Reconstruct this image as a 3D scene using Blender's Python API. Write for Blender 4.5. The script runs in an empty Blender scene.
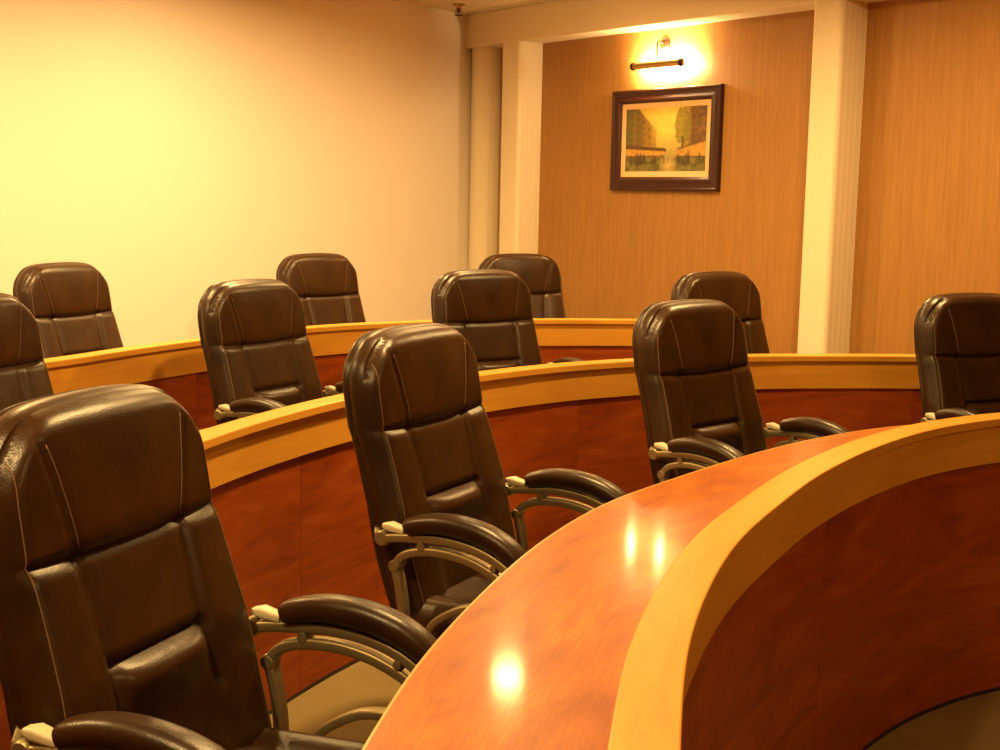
import bpy, bmesh, math, random
from mathutils import Vector, Matrix
random.seed(7)
PI = math.pi
S = bpy.context.scene
COL = S.collection

# ------------------------------------------------------------------ camera
F = Vector((0.0, 0.99103361, -0.13361283))
R = Vector((0.99979488, 0.00270607, 0.0200715))
U = Vector((-0.0202531, 0.13358542, 0.99083033))
cam_d = bpy.data.cameras.new('camera')
cam = bpy.data.objects.new('camera', cam_d)
COL.objects.link(cam)
m = Matrix(((R.x, U.x, -F.x, 0), (R.y, U.y, -F.y, 0), (R.z, U.z, -F.z, 1.469), (0, 0, 0, 1)))
cam.matrix_world = m
cam_d.sensor_fit = 'HORIZONTAL'
cam_d.sensor_width = 36.0
cam_d.lens = 36.0 * 1313.44 / 1000.0
cam_d.clip_start = 0.02
S.camera = cam

# ------------------------------------------------------------------ world, exposure
w = bpy.data.worlds.new('world'); S.world = w; w.use_nodes = True
w.node_tree.nodes['Background'].inputs[0].default_value = (1.0, 0.72, 0.40, 1)
w.node_tree.nodes['Background'].inputs[1].default_value = 0.05
S.view_settings.view_transform = 'Standard'
S.view_settings.look = 'None'
S.view_settings.gamma = 1.0
S.view_settings.use_curve_mapping = False
S.view_settings.exposure = 0.12

WARM = (1.0, 0.635, 0.225)
CEIL = 2.793
# downlights (x, y, watts): first located by its reflection, others added unseen for brightness
DOWNLIGHTS = [(0.08, 7.33, 34), (-0.95, 6.55, 25), (-1.95, 5.0, 31), (-2.9, 2.9, 50), (1.5, 5.7, 20), (0.2, 3.5, 30), (-1.0, 1.0, 22), (2.7, 0.5, 7)]

# ------------------------------------------------------------------ helpers
def link_mesh(name, bm, mat, parent=None, smooth=False, autos=None):
    me = bpy.data.meshes.new(name)
    bmesh.ops.recalc_face_normals(bm, faces=bm.faces[:])
    bm.to_mesh(me); bm.free()
    if smooth:
        for p in me.polygons: p.use_smooth = True
    if autos is not None:
        try: me.set_sharp_from_angle(angle=math.radians(autos))
        except Exception: pass
    o = bpy.data.objects.new(name, me)
    COL.objects.link(o)
    if mat: me.materials.append(mat)
    if parent: o.parent = parent
    return o

def empty(name, loc=(0, 0, 0), rz=0):
    o = bpy.data.objects.new(name, None); COL.objects.link(o)
    o.location = loc; o.rotation_euler = (0, 0, rz); o.empty_display_size = .1
    return o

def tag(o, label=None, cat=None, group=None, kind=None):
    if label: o['label'] = label
    if cat: o['category'] = cat
    if group: o['group'] = group
    if kind: o['kind'] = kind
    return o

def copy_tree(o, parent=None):
    c = o.copy(); COL.objects.link(c)
    if parent: c.parent = parent
    for ch in list(o.children): copy_tree(ch, c)
    return c

def add_box(bm, x0, x1, y0, y1, z0, z1, M=None, bev=0):
    vs = [bm.verts.new((x, y, z)) for z in (z0, z1) for y in (y0, y1) for x in (x0, x1)]
    fs = [(0, 1, 3, 2), (4, 6, 7, 5), (0, 4, 5, 1), (2, 3, 7, 6), (0, 2, 6, 4), (1, 5, 7, 3)]
    faces = [bm.faces.new([vs[i] for i in f]) for f in fs]
    if bev:
        es = list({e for f in faces for e in f.edges})
        r = bmesh.ops.bevel(bm, geom=es, offset=bev, segments=2, profile=.5, affect='EDGES')
        vs = list({v for v in r['verts']} | {v for v in vs if v.is_valid})
    if M is not None:
        vv = [v for v in vs if v.is_valid]
        bmesh.ops.transform(bm, matrix=M, verts=vv)

def catmull(pts, n=8):
    P = [Vector(p) for p in pts]
    P = [2 * P[0] - P[1]] + P + [2 * P[-1] - P[-2]]
    out = []
    for i in range(1, len(P) - 2):
        p0, p1, p2, p3 = P[i - 1:i + 3]
        # centripetal-ish by chord
        t1 = (p1 - p0).length ** .5; t2 = (p2 - p1).length ** .5; t3 = (p3 - p2).length ** .5
        t1 = max(t1, 1e-4); t2 = max(t2, 1e-4); t3 = max(t3, 1e-4)
        m1 = (p1 - p0) / t1 - (p2 - p0) / (t1 + t2) + (p2 - p1) / t2
        m2 = (p2 - p1) / t2 - (p3 - p1) / (t2 + t3) + (p3 - p2) / t3
        m1 *= t2; m2 *= t2
        for k in range(n):
            f = k / n
            out.append(p1 * (2 * f**3 - 3 * f**2 + 1) + m1 * (f**3 - 2 * f**2 + f) + p2 * (-2 * f**3 + 3 * f**2) + m2 * (f**3 - f**2))
    out.append(P[-2])
    return out

def sweep(bm, path, sect, up=Vector((1, 0, 0)), scale=None, cap=True, closed=False):
    """sweep section points (a,b): a along `up` axis, b along normal in-plane"""
    rings = []
    n = len(path)
    for i, p in enumerate(path):
        if closed: t = path[(i + 1) % n] - path[i - 1]
        else: t = path[min(i + 1, n - 1)] - path[max(i - 1, 0)]
        t.normalize()
        u = up - t * up.dot(t)
        if u.length < 1e-5: u = Vector((0, 0, 1)) - t * t.z
        u.normalize()
        v = t.cross(u)
        s = scale[i] if scale else (1, 1)
        rings.append([bm.verts.new(p + u * (a * s[0]) + v * (b * s[1])) for a, b in sect])
    m = len(sect)
    for i in range(n if closed else n - 1):
        r0, r1 = rings[i], rings[(i + 1) % n]
        for k in range(m):
            bm.faces.new((r0[k], r0[(k + 1) % m], r1[(k + 1) % m], r1[k]))
    if cap and not closed:
        bm.faces.new(rings[0][::-1]); bm.faces.new(rings[-1])

def circ(r, n=10, rb=None):
    rb = rb or r
    return [(r * math.cos(2 * PI * k / n), rb * math.sin(2 * PI * k / n)) for k in range(n)]

def rrect(a, b, r=.3, n=3):
    out = []
    r = min(a, b) * r
    for cx, cy, s in ((a - r, b - r, 0), (-a + r, b - r, 1), (-a + r, -b + r, 2), (a - r, -b + r, 3)):
        for k in range(n + 1):
            th = (s + k / n) * PI / 2
            out.append((cx + r * math.cos(th), cy + r * math.sin(th)))
    return out

def add_lathe(bm, prof, n=24, M=None):
    """prof: list of (r,z)"""
    new = []
    rings = []
    for r, z in prof:
        if r < 1e-5:
            v = bm.verts.new((0, 0, z)); rings.append([v]); new.append(v)
        else:
            rg = [bm.verts.new((r * math.cos(2 * PI * k / n), r * math.sin(2 * PI * k / n), z)) for k in range(n)]
            rings.append(rg); new += rg
    for a, b in zip(rings[:-1], rings[1:]):
        for k in range(n):
            if len(a) == 1 and len(b) == 1: continue
            if len(a) == 1: bm.faces.new((a[0], b[k], b[(k + 1) % n]))
            elif len(b) == 1: bm.faces.new((a[k], a[(k + 1) % n], b[0]))
            else: bm.faces.new((a[k], a[(k + 1) % n], b[(k + 1) % n], b[k]))
    if M is not None: bmesh.ops.transform(bm, matrix=M, verts=new)

# ------------------------------------------------------------------ materials
def mat(name, col, rough=.5, metal=0, coat=0, spec=.5):
    m = bpy.data.materials.new(name); m.use_nodes = True
    b = m.node_tree.nodes['Principled BSDF']
    b.inputs['Base Color'].default_value = (*col, 1)
    b.inputs['Roughness'].default_value = rough
    b.inputs['Metallic'].default_value = metal
    b.inputs['Coat Weight'].default_value = coat
    b.inputs['Specular IOR Level'].default_value = spec
    return m, m.node_tree, b

def ramp(nt, fac, stops):
    r = nt.nodes.new('ShaderNodeValToRGB')
    while len(r.color_ramp.elements) < len(stops): r.color_ramp.elements.new(.5)
    for e, (p, c) in zip(r.color_ramp.elements, stops): e.position = p; e.color = (*c, 1)
    nt.links.new(fac, r.inputs[0]); return r.outputs[0]

def coords(nt, kind, scale, rot=(0, 0, 0)):
    tc = nt.nodes.new('ShaderNodeTexCoord'); mp = nt.nodes.new('ShaderNodeMapping')
    mp.inputs['Scale'].default_value = scale; mp.inputs['Rotation'].default_value = rot
    nt.links.new(tc.outputs[kind], mp.inputs[0]); return mp.outputs[0]

def noise(nt, vec, scale, detail=4, rough=.5, dist=0):
    n = nt.nodes.new('ShaderNodeTexNoise')
    n.inputs['Scale'].default_value = scale; n.inputs['Detail'].default_value = detail
    n.inputs['Roughness'].default_value = rough; n.inputs['Distortion'].default_value = dist
    nt.links.new(vec, n.inputs['Vector']); return n.outputs['Fac']

def bump(nt, b, h, strength, dist=.002):
    n = nt.nodes.new('ShaderNodeBump'); n.inputs['Strength'].default_value = strength
    n.inputs['Distance'].default_value = dist
    nt.links.new(h, n.inputs['Height']); nt.links.new(n.outputs[0], b.inputs['Normal'])

def wood(name, stops, scale, kind='UV', rough=.3, coat=0, nscale=3.0, dist=1.2, rot=(0, 0, 0)):
    m, nt, b = mat(name, (0, 0, 0), rough, 0, coat)
    v = coords(nt, kind, scale, rot)
    n1 = noise(nt, v, nscale, 6, .6, dist)
    v2 = coords(nt, kind, tuple(s * q for s, q in zip(scale, (3, 14, 14))), rot)
    n2 = noise(nt, v2, nscale * 2.2, 3, .6, .3)
    mx = nt.nodes.new('ShaderNodeMix'); mx.data_type = 'FLOAT'; mx.inputs[0].default_value = .3
    nt.links.new(n1, mx.inputs[2]); nt.links.new(n2, mx.inputs[3])
    c = ramp(nt, mx.outputs[0], stops)
    nt.links.new(c, b.inputs['Base Color'])
    b.inputs['Coat Roughness'].default_value = .09
    b.inputs['Specular IOR Level'].default_value = .25
    return m

M_RED = wood('cherry_wood', [(.30, (.17, .026, .005)), (.46, (.29, .052, .008)), (.58, (.36, .074, .012)), (.72, (.44, .11, .022))], (1, 5, 5), rough=.42, nscale=1.6, dist=2.0)
M_REDTOP = wood('polished_cherry', [(.32, (.22, .042, .004)), (.44, (.32, .078, .006)), (.54, (.39, .108, .008)), (.66, (.50, .175, .014))], (1, 4, 4), rough=.36, coat=.24, nscale=1.7, dist=2.2, rot=(0, 0, .25))
M_TAN = wood('beech_wood', [(.30, (.60, .27, .030)), (.5, (.69, .32, .042)), (.7, (.76, .38, .060))], (1.2, 9, 9), rough=.30, nscale=2.2, dist=.7)
M_EDGE = mat('beech_edging', (.66, .33, .09), .3)[0]
M_DARK, _, _ = mat('dark_plinth', (.03, .012, .006), .6)

def leather():
    m, nt, b = mat('brown_leather', (.040, .017, .008), .35, 0, 0, .42)
    v = coords(nt, 'Object', (1, 1, 1))
    n = noise(nt, v, 5, 4, .6, .5)
    c = ramp(nt, n, [(.35, (.020, .0074, .0016)), (.65, (.044, .0172, .0036))])
    nt.links.new(c, b.inputs['Base Color'])
    vor = nt.nodes.new('ShaderNodeTexVoronoi'); vor.inputs['Scale'].default_value = 330
    nt.links.new(v, vor.inputs['Vector'])
    n2 = noise(nt, v, 9, 3, .5, .8)
    mt = nt.nodes.new('ShaderNodeMath'); mt.operation = 'MULTIPLY_ADD'
    nt.links.new(vor.outputs['Distance'], mt.inputs[0]); mt.inputs[1].default_value = .10
    nt.links.new(n2, mt.inputs[2])
    bump(nt, b, mt.outputs[0], .35, .006)
    return m
M_LEATHER = leather()
M_STITCH = mat('tan_thread', (.19, .105, .045), .6)[0]
M_METAL = mat('satin_bronze_metal', (.34, .27, .15), .46, .75)[0]
M_PLASTIC = mat('pale_plastic', (.62, .54, .38), .38)[0]
M_BLACK = mat('black_plastic', (.012, .010, .009), .45)[0]
M_BRASS = mat('brass', (.55, .35, .14), .28, 1)[0]
M_DBRASS = mat('aged_brass', (.045, .018, .008), .4, .3)[0]

def wallpaint(name, col):
    m, nt, b = mat(name, col, .85, 0, 0, .2)
    v = coords(nt, 'Object', (1, 1, 1))
    n = noise(nt, v, 60, 3, .5)
    bump(nt, b, n, .08, .004)
    return m
M_WALL = wallpaint('cream_wall_paint', (.88, .80, .74))
M_BEAM = wallpaint('cream_beam_paint', (.86, .75, .56))
M_CEIL = wallpaint('ceiling_paint', (.76, .68, .52))

def panelwood():
    m, nt, b = mat('oak_wall_veneer', (.5, .25, .08), .5, 0, 0, .35)
    v = coords(nt, 'Object', (34, 34, 1.1))
    n1 = noise(nt, v, 1.6, 5, .6, .4)
    v2 = coords(nt, 'Object', (160, 160, 5))
    n2 = noise(nt, v2, 1.5, 2, .5, .1)
    mx = nt.nodes.new('ShaderNodeMix'); mx.data_type = 'FLOAT'; mx.inputs[0].default_value = .4
    nt.links.new(n1, mx.inputs[2]); nt.links.new(n2, mx.inputs[3])
    c = ramp(nt, mx.outputs[0], [(.34, (.33, .155, .038)), (.5, (.38, .185, .048)), (.66, (.44, .22, .062))])
    nt.links.new(c, b.inputs['Base Color'])
    return m
M_PANEL = panelwood()

def carpet():
    m, nt, b = mat('brown_carpet', (.25, .15, .07), .95, 0, 0, .1)
    v = coords(nt, 'Object', (1, 1, 1))
    n = noise(nt, v, 420, 3, .7); n0 = noise(nt, v, 3, 3, .5)
    mx = nt.nodes.new('ShaderNodeMix'); mx.data_type = 'FLOAT'; mx.inputs[0].default_value = .35
    nt.links.new(n, mx.inputs[2]); nt.links.new(n0, mx.inputs[3])
    c = ramp(nt, mx.outputs[0], [(.3, (.20, .14, .055)), (.7, (.37, .27, .12))])
    nt.links.new(c, b.inputs['Base Color']); bump(nt, b, n, .5, .004)
    return m
M_CARPET = carpet()

# ------------------------------------------------------------------ room shell
CX, CY = -0.2955, 9.9
a = Vector((0.61511, -0.78844, 0)); n = Vector((-0.78844, -0.61511, 0))   # along the right wall / out of it
aL = Vector((-0.5622, -0.8270, 0)); nL = Vector((0.8270, -0.5622, 0))     # along the left wall / out of it
CN = Vector((CX, CY, 0))
OFF = 0.20
RA = 9.5; LA = 12.0
def rw(t, off, z=0): return CN + a * t - n * off + Vector((0, 0, z))     # point on the right wall frame, off metres behind the beam face
endR = rw(RA, OFF); endL = CN + aL * LA
corner_back = rw(-.15, OFF)
B1 = Vector((-2.8, -5.0, 0)); B2 = Vector((3.6, -5.0, 0))

def slab_wall(name, p, q, z0, z1, outn, th, mt):
    bm = bmesh.new()
    vs = []
    for z in (z0, z1):
        for pt in (p, q, q + outn * th, p + outn * th): vs.append(bm.verts.new((pt.x, pt.y, z)))
    for f in ((0, 1, 5, 4), (1, 2, 6, 5), (2, 3, 7, 6), (3, 0, 4, 7), (0, 3, 2, 1), (4, 5, 6, 7)): bm.faces.new([vs[i] for i in f])
    o = link_mesh(name, bm, mt); tag(o, kind='structure'); return o
slab_wall('wall_left', CN + aL * -.30, endL, 0, CEIL, -nL, .12, M_WALL)
slab_wall('wall_right', rw(-.32, OFF), endR, 0, CEIL, -n, .12, M_PANEL)
def side(name, p, q):
    d = (q - p).normalized(); o = Vector((-d.y, d.x, 0)); c = Vector((0, 3, 0))
    if (c - p).dot(o) > 0: o = -o
    slab_wall(name, p - d * .1, q + d * .1, 0, CEIL, o, .12, M_PANEL)
side('wall_back_left', endL, B1); side('wall_back', B1, B2); side('wall_back_right', B2, endR)

def poly_slab(name, pts, z0, z1, mt):
    bm = bmesh.new()
    lo = [bm.verts.new((p.x, p.y, z0)) for p in pts]; hi = [bm.verts.new((p.x, p.y, z1)) for p in pts]
    bm.faces.new(lo[::-1]); bm.faces.new(hi)
    for i in range(len(pts)): j = (i + 1) % len(pts); bm.faces.new((lo[i], lo[j], hi[j], hi[i]))
    o = link_mesh(name, bm, mt); tag(o, kind='structure'); return o
ctr = Vector((0, 3, 0))
shell = [p + (p - ctr).normalized() * .3 for p in (rw(-.25, OFF + .3), endR, B2, B1, endL)]
shell = [CN + Vector((-.6, .9, 0)), CN + Vector((.7, .9, 0))] + shell[1:]
poly_slab('floor', shell, -.12, 0, M_CARPET)
poly_slab('ceiling', shell, CEIL, CEIL + .12, M_CEIL)

# beam along the right wall
BZ = 2.557
def wall_box(name, t0, t1, o0, o1, z0, z1, mt, bev=.004, kind='structure'):
    bm = bmesh.new()
    M = Matrix.Translation(CN) @ Matrix(((a.x, -n.x, 0, 0), (a.y, -n.y, 0, 0), (0, 0, 1, 0), (0, 0, 0, 1)))
    add_box(bm, t0, t1, o0, o1, z0, z1, M, bev)
    o = link_mesh(name, bm, mt)
    if kind: tag(o, kind=kind)
    return o
wall_box('trim_1', -.14, RA, 0, OFF + .02, BZ, CEIL, M_BEAM)

# fluted pilasters
def pilaster(name, t0, t1, o0, o1, z1, flutes_f=4, flutes_s=4):
    """box column with rounded corners and shallow vertical flutes; outline walked in plan"""
    bm = bmesh.new()
    r = .028
    pts = []
    def seg(p, q, k):
        L = (Vector(q) - Vector(p)).length; d = (Vector(q) - Vector(p)) / L; nn = Vector((d.y, -d.x))
        N = k * 6
        for i in range(N + 1):
            s = i / N
            dep = -.0012 * abs(math.sin(PI * k * s)) ** .5
            pts.append(Vector(p) + d * (L * s) + nn * dep * -1 * -1)
    # walk: wall -> left side -> front -> right side -> wall (o decreasing is towards the room)
    seg((t0, o1), (t0, o0 + r), flutes_s)
    for k in range(1, 6):
        th = PI + k / 6 * PI / 2; pts.append(Vector((t0 + r + r * math.cos(th), o0 + r + r * math.sin(th))))
    seg((t0 + r, o0), (t1 - r, o0), flutes_f)
    for k in range(1, 6):
        th = 1.5 * PI + k / 6 * PI / 2; pts.append(Vector((t1 - r + r * math.cos(th), o0 + r + r * math.sin(th))))
    seg((t1, o0 + r), (t1, o1), flutes_s)
    lo = []; hi = []
    for p in pts:
        q = CN + a * p.x - n * p.y
        lo.append(bm.verts.new((q.x, q.y, 0))); hi.append(bm.verts.new((q.x, q.y, z1)))
    for i in range(len(pts)):
        j = (i + 1) % len(pts); bm.faces.new((lo[i], lo[j], hi[j], hi[i]))
    bm.faces.new(lo[::-1]); bm.faces.new(hi)
    return link_mesh(name, bm, M_BEAM)

p2 = pilaster('pilaster', .425, .64, -.004, OFF, BZ + .003)
tag(p2, 'cream fluted pilaster under the beam near the room corner', 'column')
p3 = pilaster('pilaster', 3.20, 3.405, -.012, OFF, CEIL)
tag(p3, 'cream fluted pilaster between the two oak wall panels, right of the painting', 'column')
# round column standing in the corner
bm = bmesh.new()
cc = rw(.085, .135)
prof = []
N = 72
ring = []
for k in range(N):
    th = 2 * PI * k / N; rr = .118 - .001 * abs(math.sin(9 * th)) ** .5
    ring.append((cc.x + rr * math.cos(th), cc.y + rr * math.sin(th)))
lo = [bm.verts.new((x, y, 0)) for x, y in ring]; hi = [bm.verts.new((x, y, BZ)) for x, y in ring]
for i in range(N): j = (i + 1) % N; bm.faces.new((lo[i], lo[j], hi[j], hi[i]))
bm.faces.new(lo[::-1]); bm.faces.new(hi)
o = link_mesh('round_column', bm, M_BEAM, smooth=True, autos=50)
tag(o, 'cream round column in the far room corner, tucked under the beam', 'column')

# baseboards
bm = bmesh.new()
wall_box('baseboard_right', .66, 3.2, OFF - .014, OFF, 0, .09, M_TAN, .003)
wall_box('baseboard_far_right', 3.45, RA - .3, OFF - .014, OFF, 0, .09, M_TAN, .003)
bm.free()

# ------------------------------------------------------------------ ceiling fittings
def disc_light(loc, watts, rad):
    ld = bpy.data.lights.new('downlight_lamp', 'AREA'); ld.shape = 'DISK'; ld.size = rad * 2
    ld.energy = watts; ld.color = WARM; ld.spread = math.radians(170)
    lo_ = bpy.data.objects.new('lamp_light', ld); COL.objects.link(lo_); lo_.location = loc
    return lo_
M_GLOW, ntg, bg = mat('lamp_glass', (.9, .8, .6), .4)
bg.inputs['Emission Color'].default_value = (*WARM, 1); bg.inputs['Emission Strength'].default_value = 14

def make_downlight():
    r = empty('recessed_downlight')
    bm = bmesh.new(); add_lathe(bm, [(.074, -.002), (.078, -.010), (.10, -.006), (.104, 0), (.074, 0)], 32)
    link_mesh('trim_ring', bm, M_BRASS, r, True)
    bm = bmesh.new(); add_lathe(bm, [(0, -.006), (.05, -.005), (.073, -.001), (.073, .0), (0, .0)], 32)
    link_mesh('lens', bm, M_GLOW, r, True)
    return r
where = ['over the middle of the back row', 'over the rear desk, added to brighten the bare left wall', 'over the second row, added to light the left wall', 'over the left wall side, added out of view nearer the camera',
         'added out of view over the right end of the second row', 'added over the front desk to light the middle desk', 'added out of view behind the front row, nearest the camera', 'added over the open middle on the right to brighten the front desk panel']
dl0 = make_downlight()
for i, (x, y, wt) in enumerate(DOWNLIGHTS):
    d = dl0 if i == 0 else copy_tree(dl0)
    d.location = (x, y, CEIL)
    tag(d, 'recessed round brass-rimmed ceiling downlight ' + where[i], 'ceiling light', 'recessed downlights in the ceiling')
    lt = disc_light((0, 0, -.014), wt, .08); lt.parent = d

# small ceiling fitting by the corner
sp = empty('fire_sprinkler', (-.338, 9.36, CEIL))
tag(sp, 'small brass sprinkler head on the ceiling by the far corner', 'sprinkler')
bm = bmesh.new(); add_lathe(bm, [(0, 0), (.042, 0), (.04, -.008), (.018, -.014), (.016, -.03), (0, -.03)], 20); link_mesh('escutcheon', bm, M_BRASS, sp, True)
bm = bmesh.new(); add_lathe(bm, [(0, -.03), (.012, -.03), (.014, -.045), (.008, -.06), (0, -.06)], 14); link_mesh('nozzle', bm, M_DBRASS, sp, True)
bm = bmesh.new()
for s in (-1, 1): sweep(bm, catmull([(s * .012, 0, -.03), (s * .026, 0, -.045), (s * .018, 0, -.066), (0, 0, -.074)], 5), circ(.0035, 6), Vector((0, 1, 0)))
link_mesh('yoke', bm, M_BRASS, sp, True)
bm = bmesh.new(); add_lathe(bm, [(0, -.072), (.028, -.073), (.030, -.077), (0, -.078)], 20); link_mesh('deflector', bm, M_DBRASS, sp, True)

# ------------------------------------------------------------------ painting
PT0, PT1, PZ0, PZ1 = 1.416, 2.384, 1.535, 2.183
FR = Matrix(((a.x, n.x, 0, 0), (a.y, n.y, 0, 0), (0, 0, 1, 0), (0, 0, 0, 1)))   # local x along the wall, y out of the wall
pc = rw((PT0 + PT1) / 2, OFF - .001, (PZ0 + PZ1) / 2)
pic = empty('framed_painting', pc); pic.rotation_euler = (0, 0, math.atan2(a.y, a.x))
# local axes: x along a, y = rotated +90deg from a -> a_perp ; n = -perp? perp=( -a.y, a.x)
perp = Vector((-a.y, a.x, 0)); sg = 1 if perp.dot(n) > 0 else -1
tag(pic, 'framed street scene painting in a dark wooden frame on the oak panelled wall', 'painting')
W2, H2 = (PT1 - PT0) / 2, (PZ1 - PZ0) / 2
fw_ = .088
def frame_mesh(w, h, prof):
    """prof: list of (inset, out) ; mitred frame"""
    bm = bmesh.new(); loops = []
    for ins, out in prof:
        loops.append([bm.verts.new((sx * (w - ins), sg * out, sz * (h - ins))) for sx, sz in ((-1, -1), (1, -1), (1, 1), (-1, 1))])
    for A, B in zip(loops[:-1], loops[1:]):
        for k in range(4): bm.faces.new((A[k], A[(k + 1) % 4], B[(k + 1) % 4], B[k]))
    return bm
M_FRAME = mat('dark_mahogany_frame', (.045, .009, .004), .34, 0, .05)[0]
link_mesh('frame', frame_mesh(W2, H2, [(0, 0), (0, .030), (.006, .036), (.016, .036), (.022, .030), (.045, .026), (.064, .034), (.072, .034), (.082, .022), (fw_, .016), (fw_, 0)]), M_FRAME, pic)
M_MAT = mat('cream_linen_slip', (.80, .52, .26), .7)[0]
link_mesh('slip_mount', frame_mesh(W2 - fw_, H2 - fw_, [(-.004, .014), (0, .015), (.034, .012), (.036, .010)]), M_MAT, pic)
# canvas: vertex-coloured street scene
cw, ch = W2 - fw_ - .035, H2 - fw_ - .035
NX, NZ = 170, 120
def mixc(A, B, t): t = max(0, min(1, t)); return tuple(x + (y - x) * t for x, y in zip(A, B))
rnd = random.Random(3)
nt_ = [[rnd.random() for _ in range(64)] for _ in range(64)]
def vn(x, y):
    xi, yi = int(math.floor(x)), int(math.floor(y)); fx, fy = x - xi, y - yi
    g = lambda i, j: nt_[i % 64][j % 64]
    fx = fx * fx * (3 - 2 * fx); fy = fy * fy * (3 - 2 * fy)
    return (g(xi, yi) * (1 - fx) + g(xi + 1, yi) * fx) * (1 - fy) + (g(xi, yi + 1) * (1 - fx) + g(xi + 1, yi + 1) * fx) * fy
def paint(u, v):
    """u 0..1 left to right, v 0..1 bottom to top"""
    b1 = vn(u * 26, v * 22); b2 = vn(u * 60 + 9, v * 34 + 5)
    sky = mixc((.66, .42, .05), (.95, .70, .14), 1 - abs(u - .52) * 2.2 - abs(v - .82) * .8 + .3 * b1)
    c = mixc(sky, (.36, .30, .10), max(0, .62 - v) * 2.2)
    # left street front, stepping down to the vanishing point
    hl = 1.25 - u * 1.55
    if u < .40 and v < hl and v > .34:
        base = mixc((.08, .10, .03), (.46, .24, .03), min(1, u * 3.2)); base = mixc(base, (.22, .15, .03), b1 * .6)
        if (v * 9 + u * 3 + b1 * .5) % 1 < .4 and (u * 13 + b2 * .5) % 1 < .5: base = mixc(base, (.06, .07, .03), .5)
        if .14 < u < .22: base = mixc(base, (.12, .08, .03), .5)
        c = mixc(base, c, max(0, u - .30) * 5)
    # right street front
    hr = .25 + (u - .62) * 3.0
    if u > .70 and v < hr + .3 and v > .40:
        base = mixc((.13, .065, .02), (.28, .14, .035), b1)
        if (v * 8 - u * 3 + b1 * .5) % 1 < .4 and (u * 12 + b2 * .5) % 1 < .5: base = mixc(base, (.11, .07, .035), .6)
        c = mixc(c, base, min(1, (u - .70) * 8))
    # tree right of the middle
    dx = (u - .72) / .10; dz = (v - .70) / .30
    if dx * dx + dz * dz < .75 + .5 * b2: c = mixc(c, mixc((.13, .12, .015), (.34, .27, .03), b2), .8)
    if abs(u - .722) < .012 and .25 < v < .55: c = mixc(c, (.05, .035, .015), .8)
    # awnings
    al = .395 - (u - .0) * .10
    if u < .52 and al - .035 < v < al + .035 - u * .03: c = mixc((.16, .065, .02), (.10, .06, .025), b1)
    ar = .33 + (u - .66) * .40
    if u > .66 and ar < v < ar + .035: c = mixc(c, (.17, .08, .03), .8)
    # lit shop fronts
    if v < al - .03 and v > .20 and u < .50: c = mixc((.46, .22, .04), (.80, .46, .08), b2) if v > .25 else mixc((.28, .15, .05), (.14, .09, .04), b1)
    if u > .64 and v < ar and v > .19: c = mixc((.42, .22, .05), (.76, .42, .08), b2) if v > .24 else mixc((.20, .12, .05), (.12, .08, .035), b1)
    # street
    if v < .21: c = mixc(mixc((.10, .09, .02), (.28, .23, .05), b1), (.72, .50, .16), max(0, 1 - abs(u - .55) * 9) * (1 - abs(v - .1) * 4))
    # strollers: short dark upright strokes
    for cx_, top, wd in strokes:
        if abs(u - cx_) < wd * (1 if v < top - .05 else .55) and .08 + (cx_ * 7 % 1) * .06 < v < top:
            c = mixc(c, (.065, .045, .022), .82 - .3 * b2)
    return mixc(c, tuple(q * .7 for q in c), b2 * .5)
strokes = []
for k in range(24):
    x = rnd.uniform(.02, .46) if k < 13 else rnd.uniform(.66, .98)
    strokes.append((x, rnd.uniform(.22, .31), rnd.uniform(.010, .022)))
strokes += [(.50, .27, .010), (.545, .26, .006)]
bm = bmesh.new()
cl = bm.loops.layers.float_color.new('paint') if hasattr(bm.loops.layers, 'float_color') else None
grid = [[bm.verts.new((-cw + 2 * cw * i / NX, sg * .011, -ch + 2 * ch * j / NZ)) for i in range(NX + 1)] for j in range(NZ + 1)]
cache = [[paint(i / NX, j / NZ) for i in range(NX + 1)] for j in range(NZ + 1)]
for j in range(NZ):
    for i in range(NX):
        f = bm.faces.new((grid[j][i], grid[j][i + 1], grid[j + 1][i + 1], grid[j + 1][i]))
        for lp, (jj, ii) in zip(f.loops, ((j, i), (j, i + 1), (j + 1, i + 1), (j + 1, i))):
            lp[cl] = (*cache[jj][ii], 1)
M_CANVAS, ntc, bc = mat('painted_canvas', (.3, .2, .1), .4)
at = ntc.nodes.new('ShaderNodeVertexColor'); at.layer_name = 'paint'
ntc.links.new(at.outputs[0], bc.inputs['Base Color'])
link_mesh('canvas', bm, M_CANVAS, pic)

# ------------------------------------------------------------------ picture light above the painting
pl_c = rw(1.895, OFF - .001, 2.322)
pl = empty('picture_light', pl_c); pl.rotation_euler = (0, 0, math.atan2(a.y, a.x))
tag(pl, 'brass picture light with a slim tube shade glowing above the painting', 'wall lamp')
SO = .10           # shade distance from the wall
hl_ = .205
bm = bmesh.new()
M0 = Matrix.Translation((-.03, 0, .135)) @ Matrix.Rotation(-sg * PI / 2, 4, 'X')
add_lathe(bm, [(0, .0), (.045, 0), (.043, .010), (.020, .018), (0, .02)], 24, M0); link_mesh('wall_plate', bm, M_DBRASS, pl, True)
bm = bmesh.new()
sweep(bm, catmull([(-.03, sg * .015, .135), (-.03, sg * .05, .150), (-.015, sg * .085, .135), (0, sg * SO, .09), (0, sg * SO, .02)], 6), circ(.0055, 8), Vector((1, 0, 0)))
link_mesh('arm', bm, M_DBRASS, pl, True)
bm = bmesh.new()   # half-round hood, open towards the wall
arc = []
for k in range(15):
    th = -PI * .62 + k / 14 * PI * 1.24
    arc.append((math.cos(th) * .021, math.sin(th) * .021))
out_ = [(sg * (SO + c_), s_) for c_, s_ in arc]; inn = [(sg * (SO + c_ * .86), s_ * .86) for c_, s_ in arc]
ringp = out_ + inn[::-1]
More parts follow.
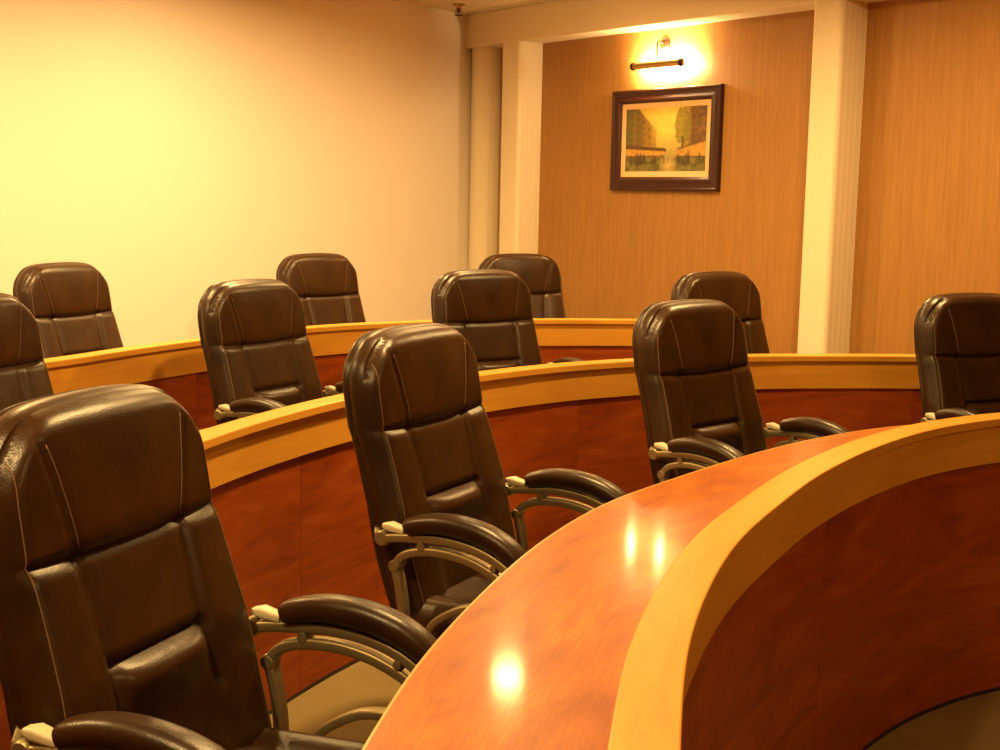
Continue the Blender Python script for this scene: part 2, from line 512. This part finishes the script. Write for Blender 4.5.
for x0_, x1_ in ((-hl_, hl_),):
    A = [bm.verts.new((x0_, y_, z_)) for y_, z_ in ringp]; B = [bm.verts.new((x1_, y_, z_)) for y_, z_ in ringp]
    for k in range(len(A)): j = (k + 1) % len(A); bm.faces.new((A[k], A[j], B[j], B[k]))
    for q in range(len(arc) - 1):
        e = len(A) - 1 - q
        bm.faces.new((A[q], A[q + 1], A[e - 1], A[e])); bm.faces.new((B[q], B[e], B[e - 1], B[q + 1]))
link_mesh('shade', bm, M_BRASS, pl, True, 40)
for s in (-1, 1):
    bm = bmesh.new()
    add_lathe(bm, [(0, 0), (.026, 0), (.027, .008), (.024, .018), (0, .02)], 20, Matrix.Translation((s * hl_, sg * SO, 0)) @ Matrix.Rotation(s * PI / 2, 4, 'Y'))
    link_mesh('end_cap', bm, M_DBRASS, pl, True)
M_TUBE, _, btb = mat('lamp_tube_glass', (1, .9, .7), .4)
btb.inputs['Emission Color'].default_value = (1.0, .70, .34, 1); btb.inputs['Emission Strength'].default_value = 90
bm = bmesh.new()
sweep(bm, [Vector((-.2, sg * (SO - .004), 0)), Vector((.2, sg * (SO - .004), 0))], circ(.010, 10), Vector((0, 0, 1)))
link_mesh('lamp_tube', bm, M_TUBE, pl, True)
ld = bpy.data.lights.new('picture_lamp', 'AREA'); ld.shape = 'RECTANGLE'; ld.size = .40; ld.size_y = .02
ld.energy = 55; ld.color = (1.0, .68, .30); ld.spread = math.radians(150)
lo_ = bpy.data.objects.new('lamp_light', ld); COL.objects.link(lo_); lo_.parent = pl
lo_.location = (0, sg * (SO - .018), 0.0)
for s in (-1, 1):
    bm = bmesh.new(); add_lathe(bm, [(0, -.022), (.007, -.018), (.010, 0), (.007, .018), (0, .022)], 12, Matrix.Translation((s * .135, sg * (SO - .022), -.008)) @ Matrix.Rotation(PI / 2, 4, 'Y'))
    bulb = link_mesh('bulb', bm, M_TUBE, pl, True)
    bd = bpy.data.lights.new('bulb_lamp', 'POINT'); bd.energy = 10; bd.color = (1.0, .68, .30); bd.shadow_soft_size = .012
    bo = bpy.data.objects.new('bulb_light', bd); COL.objects.link(bo); bo.parent = pl; bo.location = (s * .135, sg * (SO - .045), -.012)
# area lights shine along local -Z: aim at the wall (local -sg*y), tipped a little up
dirv = Vector((0, -sg, .15)).normalized()
lo_.rotation_euler = dirv.to_track_quat('-Z', 'Y').to_euler()

# ------------------------------------------------------------------ curved desks
def ucurve(pts, step=.05):
    c = catmull([Vector((p[0], p[1], 0)) for p in pts], 24)
    # resample
    out = [c[0]]; acc = 0
    for p, q in zip(c[:-1], c[1:]):
        L = (q - p).length
        while acc + L >= step:
            t = (step - acc) / L; p = p + (q - p) * t; L = (q - p).length; out.append(p.copy()); acc = 0
        acc += L
    for _ in range(6):
        out = [out[0]] + [(out[i - 1] + out[i] * 2 + out[i + 1]) / 4 for i in range(1, len(out) - 1)] + [out[-1]]
    return out
def normals(c):
    N = []
    for i in range(len(c)):
        t = (c[min(i + 1, len(c) - 1)] - c[max(i - 1, 0)]).normalized(); N.append(Vector((-t.y, t.x, 0)))
    return N
def strip(name, inner, outer, z0, z1, mt, parent, i0=0, i1=None, bev=0, smooth=False, seam=None):
    """solid following two plan curves between z0 and z1, UV along length"""
    i1 = len(inner) - 1 if i1 is None else i1
    bm = bmesh.new(); uvl = bm.loops.layers.uv.new('UVMap')
    rings = []; s = 0; S_ = []
    for i in range(i0, i1 + 1):
        if i > i0: s += (outer[i] - outer[i - 1]).length
        S_.append(s)
        p, q = inner[i], outer[i]; d = (q - p); w_ = d.length; d = d / w_
        if bev:
            prof = [(0, z0), (0, z1 - bev), (bev * .3, z1 - bev * .3), (bev, z1), (w_ - bev, z1), (w_ - bev * .3, z1 - bev * .3), (w_, z1 - bev), (w_, z0)]
        else: prof = [(0, z0), (0, z1), (w_, z1), (w_, z0)]
        rings.append([(bm.verts.new((p.x + d.x * x, p.y + d.y * x, z)), x + z * 1.0) for x, z in prof])
    m_ = len(rings[0])
    tv = {}
    for k in range(len(rings) - 1):
        A, B = rings[k], rings[k + 1]
        for j in range(m_):
            jj = (j + 1) % m_
            f = bm.faces.new((A[j][0], A[jj][0], B[jj][0], B[j][0]))
            for lp, (ss, tt) in zip(f.loops, ((S_[k], A[j][1]), (S_[k], A[jj][1]), (S_[k + 1], B[jj][1]), (S_[k + 1], B[j][1]))):
                lp[uvl].uv = (ss, tt)
    for rg in (rings[0], rings[-1]):
        f = bm.faces.new([v for v, _ in rg])
        for lp in f.loops: lp[uvl].uv = (lp.vert.co.x, lp.vert.co.z)
    return link_mesh(name, bm, mt, parent)

ZT, ZC, ZF = .745, .859, .723
def off(c, N, d): return [p + q * d for p, q in zip(c, N)]
def make_desk(pts, label, work=None, joints=(), supports=()):
    c = ucurve(pts); N = normals(c)
    mid = c[len(c) // 2]
    root = empty('curved_desk', (mid.x, mid.y, 0))
    sh = Vector((mid.x, mid.y, 0))
    c = [p - sh for p in c]
    if work:
        wc_ = [p - sh for p in ucurve(work, .03)]
        W = []
        for p, q in zip(c, N):   # meet of the normal line with the outer edge curve
            best = None
            for A, B in zip(wc_[:-1], wc_[1:]):
                e = B - A; den = q.x * e.y - q.y * e.x
                if abs(den) < 1e-9: continue
                d_ = A - p; t = (d_.x * e.y - d_.y * e.x) / den; s_ = (d_.x * q.y - d_.y * q.x) / den
                if -0.01 <= s_ <= 1.01 and 0 < t < 1 and (best is None or t < best): best = t
            W.append(best)
        last = next(x for x in W if x)
        ws = []
        for x in W:
            last = x if x else last; ws.append(last)
        for _ in range(4): ws = [ws[0]] + [(ws[i - 1] + 2 * ws[i] + ws[i + 1]) / 4 for i in range(1, len(ws) - 1)] + [ws[-1]]
        wo = [p + q * t for p, q, t in zip(c, N, ws)]
    else: wo = off(c, N, .36)
    wo_in = [q - n_ * .004 for q, n_ in zip(wo, N)]
    strip('worktop', off(c, N, -.012), wo_in, ZT - .026, ZT, M_REDTOP, root)
    strip('edge_band', wo_in, wo, ZT - .027, ZT, M_EDGE, root)
    strip('cap_rail', off(c, N, -.082), c, ZC - .022, ZC, M_TAN, root, bev=.003)
    strip('fascia_board', off(c, N, -.066), off(c, N, -.010), ZF, ZC - .022, M_TAN, root)
    edges = [0] + [int(len(c) * j) for j in joints] + [len(c) - 1]
    for e0, e1 in zip(edges[:-1], edges[1:]):
        cc_ = off(c, N, -.054); dd = off(c, N, -.030)
        # hairline joint: pull the ends in by a millimetre
        cc_ = [p.copy() for p in cc_]; dd = [p.copy() for p in dd]
        if e1 < len(c) - 1:
            t = (c[e1] - c[e1 - 1]).normalized() * .0016; cc_[e1] -= t; dd[e1] -= t
        strip('front_panel', cc_, dd, .0, ZF, M_RED, root, e0, e1)
    strip('plinth', off(c, N, -.056), off(c, N, -.054), 0, .012, M_DARK, root)
    for f in supports:
        i = int(f * (len(c) - 1)); p, q = c[i], N[i]; t = Vector((q.y, -q.x, 0))
        bm = bmesh.new(); uvl = bm.loops.layers.uv.new('UVMap')
        M = Matrix.Translation(p) @ Matrix(((q.x, t.x, 0, 0), (q.y, t.y, 0, 0), (0, 0, 1, 0), (0, 0, 0, 1)))
        add_box(bm, -.03, .22, -.011, .011, 0, ZT - .0262, M)
        link_mesh('support_panel', bm, M_RED, root)
    tag(root, label, 'desk', 'curved desks in nested rows')
    return root
D0 = [(.05, -.9), (.03, -.2), (.035, .4), (.066, .9), (.129, 1.406), (.202, 1.83), (.354, 2.335), (.52, 2.70), (.649, 2.955), (.80, 3.205), (.93, 3.39), (1.16, 3.66), (1.48, 3.90), (1.85, 4.05), (2.3, 4.12), (2.8, 4.10), (3.3, 3.98), (3.75, 3.75)]
W0 = [(-.27, -1.0), (-.30, -.2), (-.29, .4), (-.25, 1.05), (-.171, 1.654), (-.123, 1.961), (-.029, 2.339), (.104, 2.755), (.27, 3.115), (.431, 3.352), (.68, 3.69), (.925, 3.975), (1.212, 4.233), (1.55, 4.42), (1.95, 4.54), (2.4, 4.59), (2.9, 4.56), (3.5, 4.40), (4.1, 4.05)]
D1 = [(-.98, -.3), (-1.02, .6), (-1.02, 1.4), (-.985, 2.1), (-.90, 2.78), (-.80, 3.24), (-.727, 3.48), (-.60, 3.80), (-.475, 4.05), (-.30, 4.34), (-.075, 4.62), (.20, 4.89), (.522, 5.10), (.78, 5.24), (1.02, 5.33), (1.46, 5.41), (1.75, 5.44), (2.2, 5.42), (2.7, 5.32), (3.05, 5.2)]
D2 = [(-2.30, 2.6), (-2.14, 3.6), (-1.90, 4.26), (-1.64, 4.74), (-1.49, 5.10), (-1.28, 5.52), (-.93, 6.08), (-.64, 6.35), (-.25, 6.58), (.167, 6.74), (.693, 6.83), (1.0, 6.84), (1.15, 6.83)]
make_desk(D0, 'front curved cherry desk with a polished worktop and raised beech rail, nearest the camera', W0, joints=(.30, .545, .8), supports=(.08, .62, .82))
make_desk(D1, 'middle curved cherry desk with a raised beech rail, behind the front row of chairs', None, joints=(.12, .30, .48, .66, .84), supports=(.05, .40, .78))
make_desk(D2, 'rear curved cherry desk with a raised beech rail, farthest from the camera', None, joints=(.25, .5, .75), supports=(.05, .5, .97))

# ------------------------------------------------------------------ office chair
HW = .262
def seat_profile(t):  # spine: t 0..1 -> (y_front, z)
    pts = [(-.02, .40), (-.05, .50), (-.078, .60), (-.108, .72), (-.140, .82), (-.166, .906), (-.180, 1.0), (-.190, 1.08), (-.205, 1.165)]
    x = t * (len(pts) - 1); i = min(int(x), len(pts) - 2); f = x - i
    return pts[i][0] + (pts[i + 1][0] - pts[i][0]) * f, pts[i][1] + (pts[i + 1][1] - pts[i][1]) * f
def yfront(z):
    pts = [(-.02, .40), (-.05, .50), (-.078, .60), (-.106, .72), (-.138, .82), (-.166, .906), (-.184, 1.0), (-.196, 1.08), (-.208, 1.17)]
    for (y0, z0), (y1, z1) in zip(pts[:-1], pts[1:]):
        if z <= z1: f = (z - z0) / (z1 - z0); return y0 + (y1 - y0) * f
    return pts[-1][0]
def dseg(px, pz, A, B):
    ax, az = A; bx, bz = B; dx, dz = bx - ax, bz - az
    t = max(0, min(1, ((px - ax) * dx + (pz - az) * dz) / (dx * dx + dz * dz)))
    return math.hypot(px - ax - t * dx, pz - az - t * dz)
SEAM = lambda x: .906 - .010 * (1 - (x / .26) ** 2)
hp = [(.138, .900), (.146, .93), (.153, .96), (.162, 1.0), (.171, 1.04), (.182, 1.08), (.194, 1.115)]
CR = [([(-.275 + .55 * k / 24, SEAM(-.275 + .55 * k / 24)) for k in range(25)], .008, .0065)]   # crease: line, depth, width
for s in (-1, 1):
    CR.append(([(s * q[0], q[1]) for q in hp], .006, .007))
    CR.append(([(s * .138, .900), (s * .133, .85), (s * .128, .80), (s * .125, .76), (s * .124, .7245), (s * .126, .67), (s * .130, .62)], .009, .009))
CR.append(([(-.124, .7245), (.124, .7245)], .014, .007))
def fheight(x, z, ex, ez):
    """front surface y; ex, ez: normalised distance from outline edge in metres"""
    y = yfront(z)
    puff = .020
    # head cushion bulges
    if z > SEAM(x) - .0004: puff += .022 * math.sin(min(1, max(0, (z - SEAM(x)) / .24)) * PI) ** .6 * max(0, 1 - (x / .262) ** 2)
    # lumbar roll
    if .615 < z < .724 and abs(x) < .124: puff += .024 * math.sin(((z - .615) / .109) ** 2.1 * PI) ** .9 * (1 - (abs(x) / .124) ** 4)
    # side bolsters
    if z <= .906: puff += (.003 + .006 * math.sin(min(1, max(0, (abs(x) - .12) / .14)) * PI)) * min(1, max(0, (.906 - z) / .02)) * min(1, max(0, (abs(x) - .12) / .03)) if abs(x) > .12 else 0
    h = puff
    for line, dep, wd in CR:
        d = min(dseg(x, z, A, B) for A, B in zip(line[:-1], line[1:]))
        if d < wd * 4: h -= dep * math.exp(-(d / wd) ** 1.3) * min(1, max(0, min(ex, ez)) / .03)
    # roll off to the edge
    d = min(ex, ez)
    R_ = .034
    if d < R_: h -= R_ - math.sqrt(max(0, R_ * R_ - (R_ - d) ** 2))
    return y + h
ZB, ZTOP = .42, 1.132
H_ = (ZTOP - ZB) / 2; ZM = (ZTOP + ZB) / 2
def outline_map(u, v):
    rc = .125 if v > 0 else .07
    k = rc * .293
    x = u * (HW - k * abs(v) ** (H_ / k * .93))
    z = v * (H_ - k * abs(u) ** (HW / k * .93))
    # top edge crowned, sides drawn in a little at the lumbar
    z += -.012 * abs(u) ** 2 * (v > 0) * v
    x *= 1 + .045 * math.exp(-((z + ZM - .64) / .15) ** 2)
    return x, ZM + z
GN, GM = 64, 104
def edge_spacing(i, n):   # denser towards edges
    t = -1 + 2 * i / n
    return math.sin(t * PI / 2) * .35 + t * .65
OM0 = outline_map
def _vfor(z):
    lo, hi = -1, 1
    for _ in range(40):
        m_ = (lo + hi) / 2
        if OM0(0, m_)[1] < z: lo = m_
        else: hi = m_
    return lo
def _near(z):
    v = _vfor(z); return min((edge_spacing(j, GM) for j in range(GM + 1)), key=lambda q: abs(q - v))
VS, VL = _near(SEAM(0)), _near(.7245)
def outline_map(u, v):   # rows drawn onto the two cross seams so that they run clean
    x, z = OM0(u, v)
    z += (SEAM(x) - OM0(u, VS)[1]) * math.exp(-((v - VS) / .09) ** 2) * min(1, (1 - abs(u)) * 12 + .0)
    z += (.7245 - OM0(u, VL)[1]) * math.exp(-((v - VL) / .07) ** 2) * (abs(u) < 2)
    return x, z
def make_backrest(root):
    P = [[None] * (GN + 1) for _ in range(GM + 1)]
    for j in range(GM + 1):
        v = edge_spacing(j, GM)
        for i in range(GN + 1):
            u = edge_spacing(i, GN)
            x, z = outline_map(u, v)
            ex = (1 - abs(u)) * HW; ez = (1 - abs(v)) * H_ if v > 0 else .3
            # smooth-min for rounded corner roll
            if ez < .1: ex_, ez_ = ex, ez; dd = .1 - math.hypot(max(0, .1 - ex), max(0, .1 - ez)); ex = ez = max(0, dd)
            P[j][i] = Vector((x, fheight(x, z, ex, ez), z))
    # which panel a face belongs to
    def panel(x, z):
        if z > SEAM(x): return 'headrest'
        if abs(x) < .126 and .617 < z < .724: return 'lumbar_pad'
        return 'backrest'
    bms = {k: bmesh.new() for k in ('headrest', 'lumbar_pad', 'backrest')}
    vmap = {k: {} for k in bms}
    def V(k, key, co):
        if key not in vmap[k]: vmap[k][key] = bms[k].verts.new(co)
        return vmap[k][key]
    for j in range(GM):
        for i in range(GN):
            c = (P[j][i] + P[j + 1][i + 1]) / 2; k = panel(c.x, c.z)
            bms[k].faces.new([V(k, (jj, ii), P[jj][ii]) for jj, ii in ((j, i), (j, i + 1), (j + 1, i + 1), (j + 1, i))])
    # back shell: from the front outline out round the side to the rear
    loop = [(j, 0) for j in range(GM + 1)] + [(GM, i) for i in range(1, GN + 1)] + [(j, GN) for j in range(GM - 1, -1, -1)] + [(0, i) for i in range(GN - 1, 0, -1)]
    bm = bmesh.new()
    cpt = Vector((0, 0, ZM))
    rings = []
    TH = .070
    for s_, yo in ((0, 0), (.005, -.010), (.006, -.024), (.005, -.036), (-.001, -.041), (-.001, -.044), (.004, -.048), (.002, -.056), (-.006, -.064), (-.03, -TH), (-.09, -TH - .004)):
        rg = []
        for j, i in loop:
            p = P[j][i]
            # outward in-plane direction
            d = Vector((p.x / HW, 0, (p.z - ZM) / H_))
            d = Vector((math.copysign(abs(d.x) ** 5, d.x), 0, math.copysign(abs(d.z) ** 7, d.z)))
            if d.length < 1e-4: d = Vector((0, 0, -1))
            d.normalize()
            if s_ < -.02: q = Vector((p.x * (1 + s_ / HW), p.y + yo, ZM + (p.z - ZM) * (1 + s_ / H_)))
            else: q = Vector((p.x + d.x * s_, p.y + yo, p.z + d.z * s_))
            q.y -= (yfront(p.z) * 0)
            rg.append(bm.verts.new(q))
        rings.append(rg)
    L = len(loop)
    for A, B in zip(rings[:-1], rings[1:]):
        for k in range(L): bm.faces.new((A[k], A[(k + 1) % L], B[(k + 1) % L], B[k]))
    # close the rear with a lattice between the left and right edges
    rr = rings[-1]; nm = GM
    left = rr[:GM + 1]; right = [rr[GM + GN + k] for k in range(0, GM + 1)][::-1]
    top = rr[GM:GM + GN + 1]; bot = [rr[0]] + [rr[(L - k) % L] for k in range(1, GN)] + [rr[2 * GM + GN]]
    g = [[None] * (GN + 1) for _ in range(GM + 1)]
    for j in range(GM + 1): g[j][0] = left[j]; g[j][GN] = right[j]
    for i in range(GN + 1): g[GM][i] = top[i]; g[0][i] = bot[i]
    for j in range(1, GM):
        for i in range(1, GN):
            A, B = left[j].co, right[j].co; f = i / GN
            co = A.lerp(B, f); co.y -= .012 * math.sin(f * PI) * math.sin(j / GM * PI)
            g[j][i] = bm.verts.new(co)
    for j in range(GM):
        for i in range(GN):
            try: bm.faces.new((g[j][i], g[j + 1][i], g[j + 1][i + 1], g[j][i + 1]))
            except ValueError: pass
    link_mesh('back_shell', bm, M_LEATHER, root, True)
    for k in ('backrest', 'headrest', 'lumbar_pad'): link_mesh(k, bms[k], M_LEATHER, root, True)
    # stitching laid on the surface
    bm = bmesh.new()
    def on(u, v, lift=.0012):
        x, z = outline_map(u, v)
        ex = (1 - abs(u)) * HW; ez = (1 - abs(v)) * H_ if v > 0 else .3
        if ez < .1: dd = .1 - math.hypot(max(0, .1 - ex), max(0, .1 - ez)); ex = ez = max(0, dd)
        return Vector((x, fheight(x, z, ex, ez) + lift, z))
    for s in (-1, 1):
        pts = [on(s * .925, v) for v in [-.9 + 1.78 * k / 44 for k in range(45)]]
        sweep(bm, pts, circ(.0011, 5), Vector((1, 0, 0)))
        link_mesh('edge_stitching', bm, M_STITCH, root, True); bm = bmesh.new()
        # twin stitch beside each head crease
        def xz(x, z, lift=.0012):
            return Vector((x, fheight(x, z, min(.1, HW - abs(x)), max(0, ZTOP - z)), z)) + Vector((0, lift, 0))
        for dx in (-.009,):
            pts = []
            for k in range(19):
                z = .912 + (1.082 - .912) * k / 18
                for A, B in zip(hp[:-1], hp[1:]):
                    if A[1] <= z <= B[1] or (B is hp[-1] and z > B[1]): f = (z - A[1]) / (B[1] - A[1]); x = A[0] + (B[0] - A[0]) * f
                pts.append(xz(s * (x + dx), z))
            sweep(bm, pts, circ(.0010, 5), Vector((1, 0, 0)))
        link_mesh('headrest_stitching', bm, M_STITCH, root, True); bm = bmesh.new()
    bm.free()

def make_seat(root):
    bm = bmesh.new()
    N1, N2 = 28, 30; x0, y0, y1 = .262, -.13, .385
    G = []
    def sq(u, v, r=.09):
        ax, ay = x0, (y1 - y0) / 2; k = r * .293
        return u * (ax - k * abs(v) ** (ay / k * .9)), (y0 + y1) / 2 + v * (ay - k * abs(u) ** (ax / k * .9))
    for j in range(N2 + 1):
        v = edge_spacing(j, N2); row = []
        for i in range(N1 + 1):
            u = edge_spacing(i, N1); x, y = sq(u, v)
            d = .07 - math.hypot(max(0, .07 - (1 - abs(u)) * x0), max(0, .07 - (1 - abs(v)) * (y1 - y0) / 2))
            h = .498 + .012 * max(0, y) / .38
            if abs(x) > .16: h += .010 * (abs(x) - .16) / .1
            for cx_ in (-.165, .165): h -= .010 * math.exp(-abs(x - cx_) / .012)
            h -= .008 * math.exp(-abs(y - .22) / .012) * (abs(x) < .165)
            if d < .05: h -= .05 - math.sqrt(max(0, .05 ** 2 - (.05 - d) ** 2))
            if y > .26: h -= .9 * (y - .26) ** 2 / .14
            row.append(bm.verts.new((x, y, h)))
        G.append(row)
    for j in range(N2):
        for i in range(N1): bm.faces.new((G[j][i], G[j][i + 1], G[j + 1][i + 1], G[j + 1][i]))
    loop = [G[j][0] for j in range(N2 + 1)] + G[N2][1:] + [G[j][N1] for j in range(N2 - 1, -1, -1)] + G[0][1:N1][::-1]
    prev = loop; L = len(loop)
    for s_, z_ in ((1.012, -.02), (1.004, -.044), (.96, -.062), (.6, -.066)):
        nw = []
        for v in loop:
            cx_, cy_ = v.co.x, v.co.y - (y0 + y1) / 2
            nw.append(bm.verts.new((cx_ * s_, cy_ * s_ + (y0 + y1) / 2, min(v.co.z, .465) + z_)))
        for k in range(L): bm.faces.new((prev[k], prev[(k + 1) % L], nw[(k + 1) % L], nw[k]))
        prev = nw
    bm.faces.new(prev)
    link_mesh('seat', bm, M_LEATHER, root, True)

def make_arm(root, s):
    X = s * .308
    arm = bmesh.new()
    V3 = lambda p: Vector((X, p[0] + .010, p[1]))
    # upper bar running under the pad, down round the front
    up = catmull([V3(p) for p in [(-.118, .656), (-.085, .664), (-.02, .672), (.06, .677), (.13, .670), (.19, .652), (.238, .622), (.272, .575), (.280, .525)]], 6)
    sweep(arm, up, rrect(.016, .0105, .5), Vector((1, 0, 0)))
    low = catmull([V3(p) for p in [(-.050, .43), (-.055, .50), (-.064, .555), (-.072, .595), (-.055, .622), (-.01, .640), (.06, .646), (.125, .638), (.18, .620), (.225, .595), (.262, .555), (.280, .505), (.27, .455), (.22, .425)]], 6)
    sweep(arm, low, rrect(.015, .0105, .5), Vector((1, 0, 0)))
    third = catmull([V3(p) for p in [(.01, .425), (.03, .468), (.07, .500), (.12, .524), (.17, .530), (.225, .520), (.272, .49)]], 6)
    sweep(arm, third, rrect(.014, .009, .6), Vector((1, 0, 0)))
    # curl boss and links
    for (yy, zz, rr_) in ((-.075, .597, .015), (-.110, .660, .019), (.0, .656, .011), (.195, .632, .009)):
        add_lathe(arm, [(0, -.0165), (rr_ * .85, -.0165), (rr_, -.013), (rr_, .013), (rr_ * .85, .0165), (0, .0165)], 16, Matrix.Translation((X, yy + .010, zz)) @ Matrix.Rotation(PI / 2, 4, 'Y'))
    # brackets under the seat and to the back
    sweep(arm, [Vector((X, .22, .425)), Vector((s * .2, .20, .405)), Vector((s * .09, .19, .405))], rrect(.016, .006, .6), Vector((0, 1, 0)))
    sweep(arm, [Vector((X, -.05, .43)), Vector((s * .2, -.02, .405)), Vector((s * .09, .02, .405))], rrect(.016, .006, .6), Vector((0, 1, 0)))
    sweep(arm, [Vector((X, -.12, .658)), Vector((s * .27, -.145, .662)), Vector((s * .25, -.16, .67))], rrect(.012, .008, .6), Vector((0, 0, 1)))
    fr = link_mesh('arm_frame', arm, M_METAL, root, True, 45)
    bm = bmesh.new()
    path = catmull([V3(p) for p in [(-.046, .692), (-.03, .699), (.03, .713), (.10, .714), (.17, .702), (.22, .682), (.255, .656), (.275, .625), (.279, .608)]], 5)
    n_ = len(path); sc = []
    for i in range(n_):
        t = i / (n_ - 1); e = min(1, t / .06, (1 - t) / .09); e = max(.25, math.sin(e * PI / 2)) if e < 1 else 1
        sc.append((e * (1 + .18 * math.sin(t * PI)), e * (.85 + .3 * math.sin(min(1, t * 1.2) * PI))))
    sweep(bm, path, rrect(.0275, .0215, .85, 4), Vector((1, 0, 0)), sc)
    link_mesh('arm_pad', bm, M_LEATHER, root, True)
    bm = bmesh.new()
    sect = rrect(.0155, .0095, .6)
    sweep(bm, [V3(p) for p in [(-.110, .690), (-.092, .690), (-.07, .686), (-.048, .684)]], sect, Vector((1, 0, 0)), [(.7, .6), (1, 1.1), (1, .9), (1, .85)])
    link_mesh('arm_cap', bm, M_PLASTIC, root, True, 40)['label'] = 'pale plastic cap behind the arm pad'

def make_chair():
    root = empty('office_chair')
    make_backrest(root); make_seat(root)
    for s in (1, -1): make_arm(root, s)
    bm = bmesh.new()     # mechanism plate and back bracket
    add_box(bm, -.10, .10, -.10, .24, .378, .405, None, .006)
    sweep(bm, catmull([(0, .0, .39), (0, -.12, .39), (0, -.175, .43), (0, -.195, .52)], 6), rrect(.035, .008, .5), Vector((1, 0, 0)))
    link_mesh('tilt_mechanism', bm, M_BLACK, root, True, 40)
    bm = bmesh.new(); add_lathe(bm, [(0, .10), (.030, .10), (.030, .24), (.018, .245), (.018, .38), (0, .38)], 20); link_mesh('gas_lift', bm, M_BLACK, root, True, 40)
    Cc = (.0, .04)
    for k in range(5):
        th = PI / 2 + k * 2 * PI / 5 + .31; d = Vector((math.cos(th), math.sin(th), 0))
        bm = bmesh.new(); pts = catmull([Vector((0, 0, .125)) + d * .02, Vector((0, 0, .12)) + d * .12, Vector((0, 0, .098)) + d * .24, Vector((0, 0, .075)) + d * .30], 4)
        side_ = Vector((-d.y, d.x, 0)); n_ = len(pts)
        sweep(bm, pts, rrect(.026, .016, .5), side_, [(1.15 - .6 * i / (n_ - 1), 1.1 - .5 * i / (n_ - 1)) for i in range(n_)])
        leg = link_mesh('base_leg', bm, M_METAL, root, True, 45)
        bm = bmesh.new(); c0 = d * .295
        for o_ in (-.017, .017):
            add_lathe(bm, [(0, -.011), (.024, -.011), (.028, -.007), (.028, .007), (.024, .011), (0, .011)], 18,
                      Matrix.Translation(c0 + Vector((side_.x * o_, side_.y * o_, .0285))) @ Matrix.Rotation(math.atan2(side_.y, side_.x), 4, 'Z') @ Matrix.Rotation(PI / 2, 4, 'Y'))
        add_lathe(bm, [(0, .03), (.008, .03), (.012, .055), (.008, .075), (0, .075)], 12, Matrix.Translation(c0))
        link_mesh('caster', bm, M_BLACK, leg, True, 40)
    return root
CHAIRS = [
 ((-.472, 2.070, -1.202), 'nearest and largest brown leather office chair, at the left end of the front desk', 'office chairs at the front desk'),
 ((-.033, 3.280, -1.072), 'brown leather office chair at the front desk, second from left, both armrests fully in view', 'office chairs at the front desk'),
 ((.800, 4.315, -.765), 'brown leather office chair at the front desk, third from left, just below the painting', 'office chairs at the front desk'),
 ((1.94, 4.94, -.423), 'brown leather office chair at the front desk, cut off by the right edge', 'office chairs at the front desk'),
 ((-1.50, 4.03, -1.07), 'brown leather office chair at the middle desk, cut off by the left edge', 'office chairs at the middle desk'),
 ((-.779, 4.971, -1.030), 'brown leather office chair at the middle desk, upper left, armrest showing above the beech rail', 'office chairs at the middle desk'),
 ((.038, 5.94, -.626), 'brown leather office chair at the middle desk, in front of the corner columns', 'office chairs at the middle desk'),
 ((1.165, 6.181, -.603), 'brown leather office chair at the right end of the middle desk, against the oak wall', 'office chairs at the middle desk'),
 ((-1.81, 5.90, -1.123), 'leftmost brown leather office chair of the rear desk, by the bare cream wall', 'office chairs at the rear desk'),
 ((-.891, 7.313, -.797), 'middle one of three brown leather office chairs at the rear desk', 'office chairs at the rear desk'),
 ((.185, 7.774, -.36), 'farthest brown leather office chair, at the rear desk below the corner columns', 'office chairs at the rear desk'),
]
ch0 = make_chair()
for i, ((x, y, ya), lab, grp) in enumerate(CHAIRS):
    c = ch0 if i == 0 else copy_tree(ch0)
    c.location = (x, y, 0); c.rotation_euler = (0, 0, PI - ya)
    tag(c, lab, 'chair', grp)
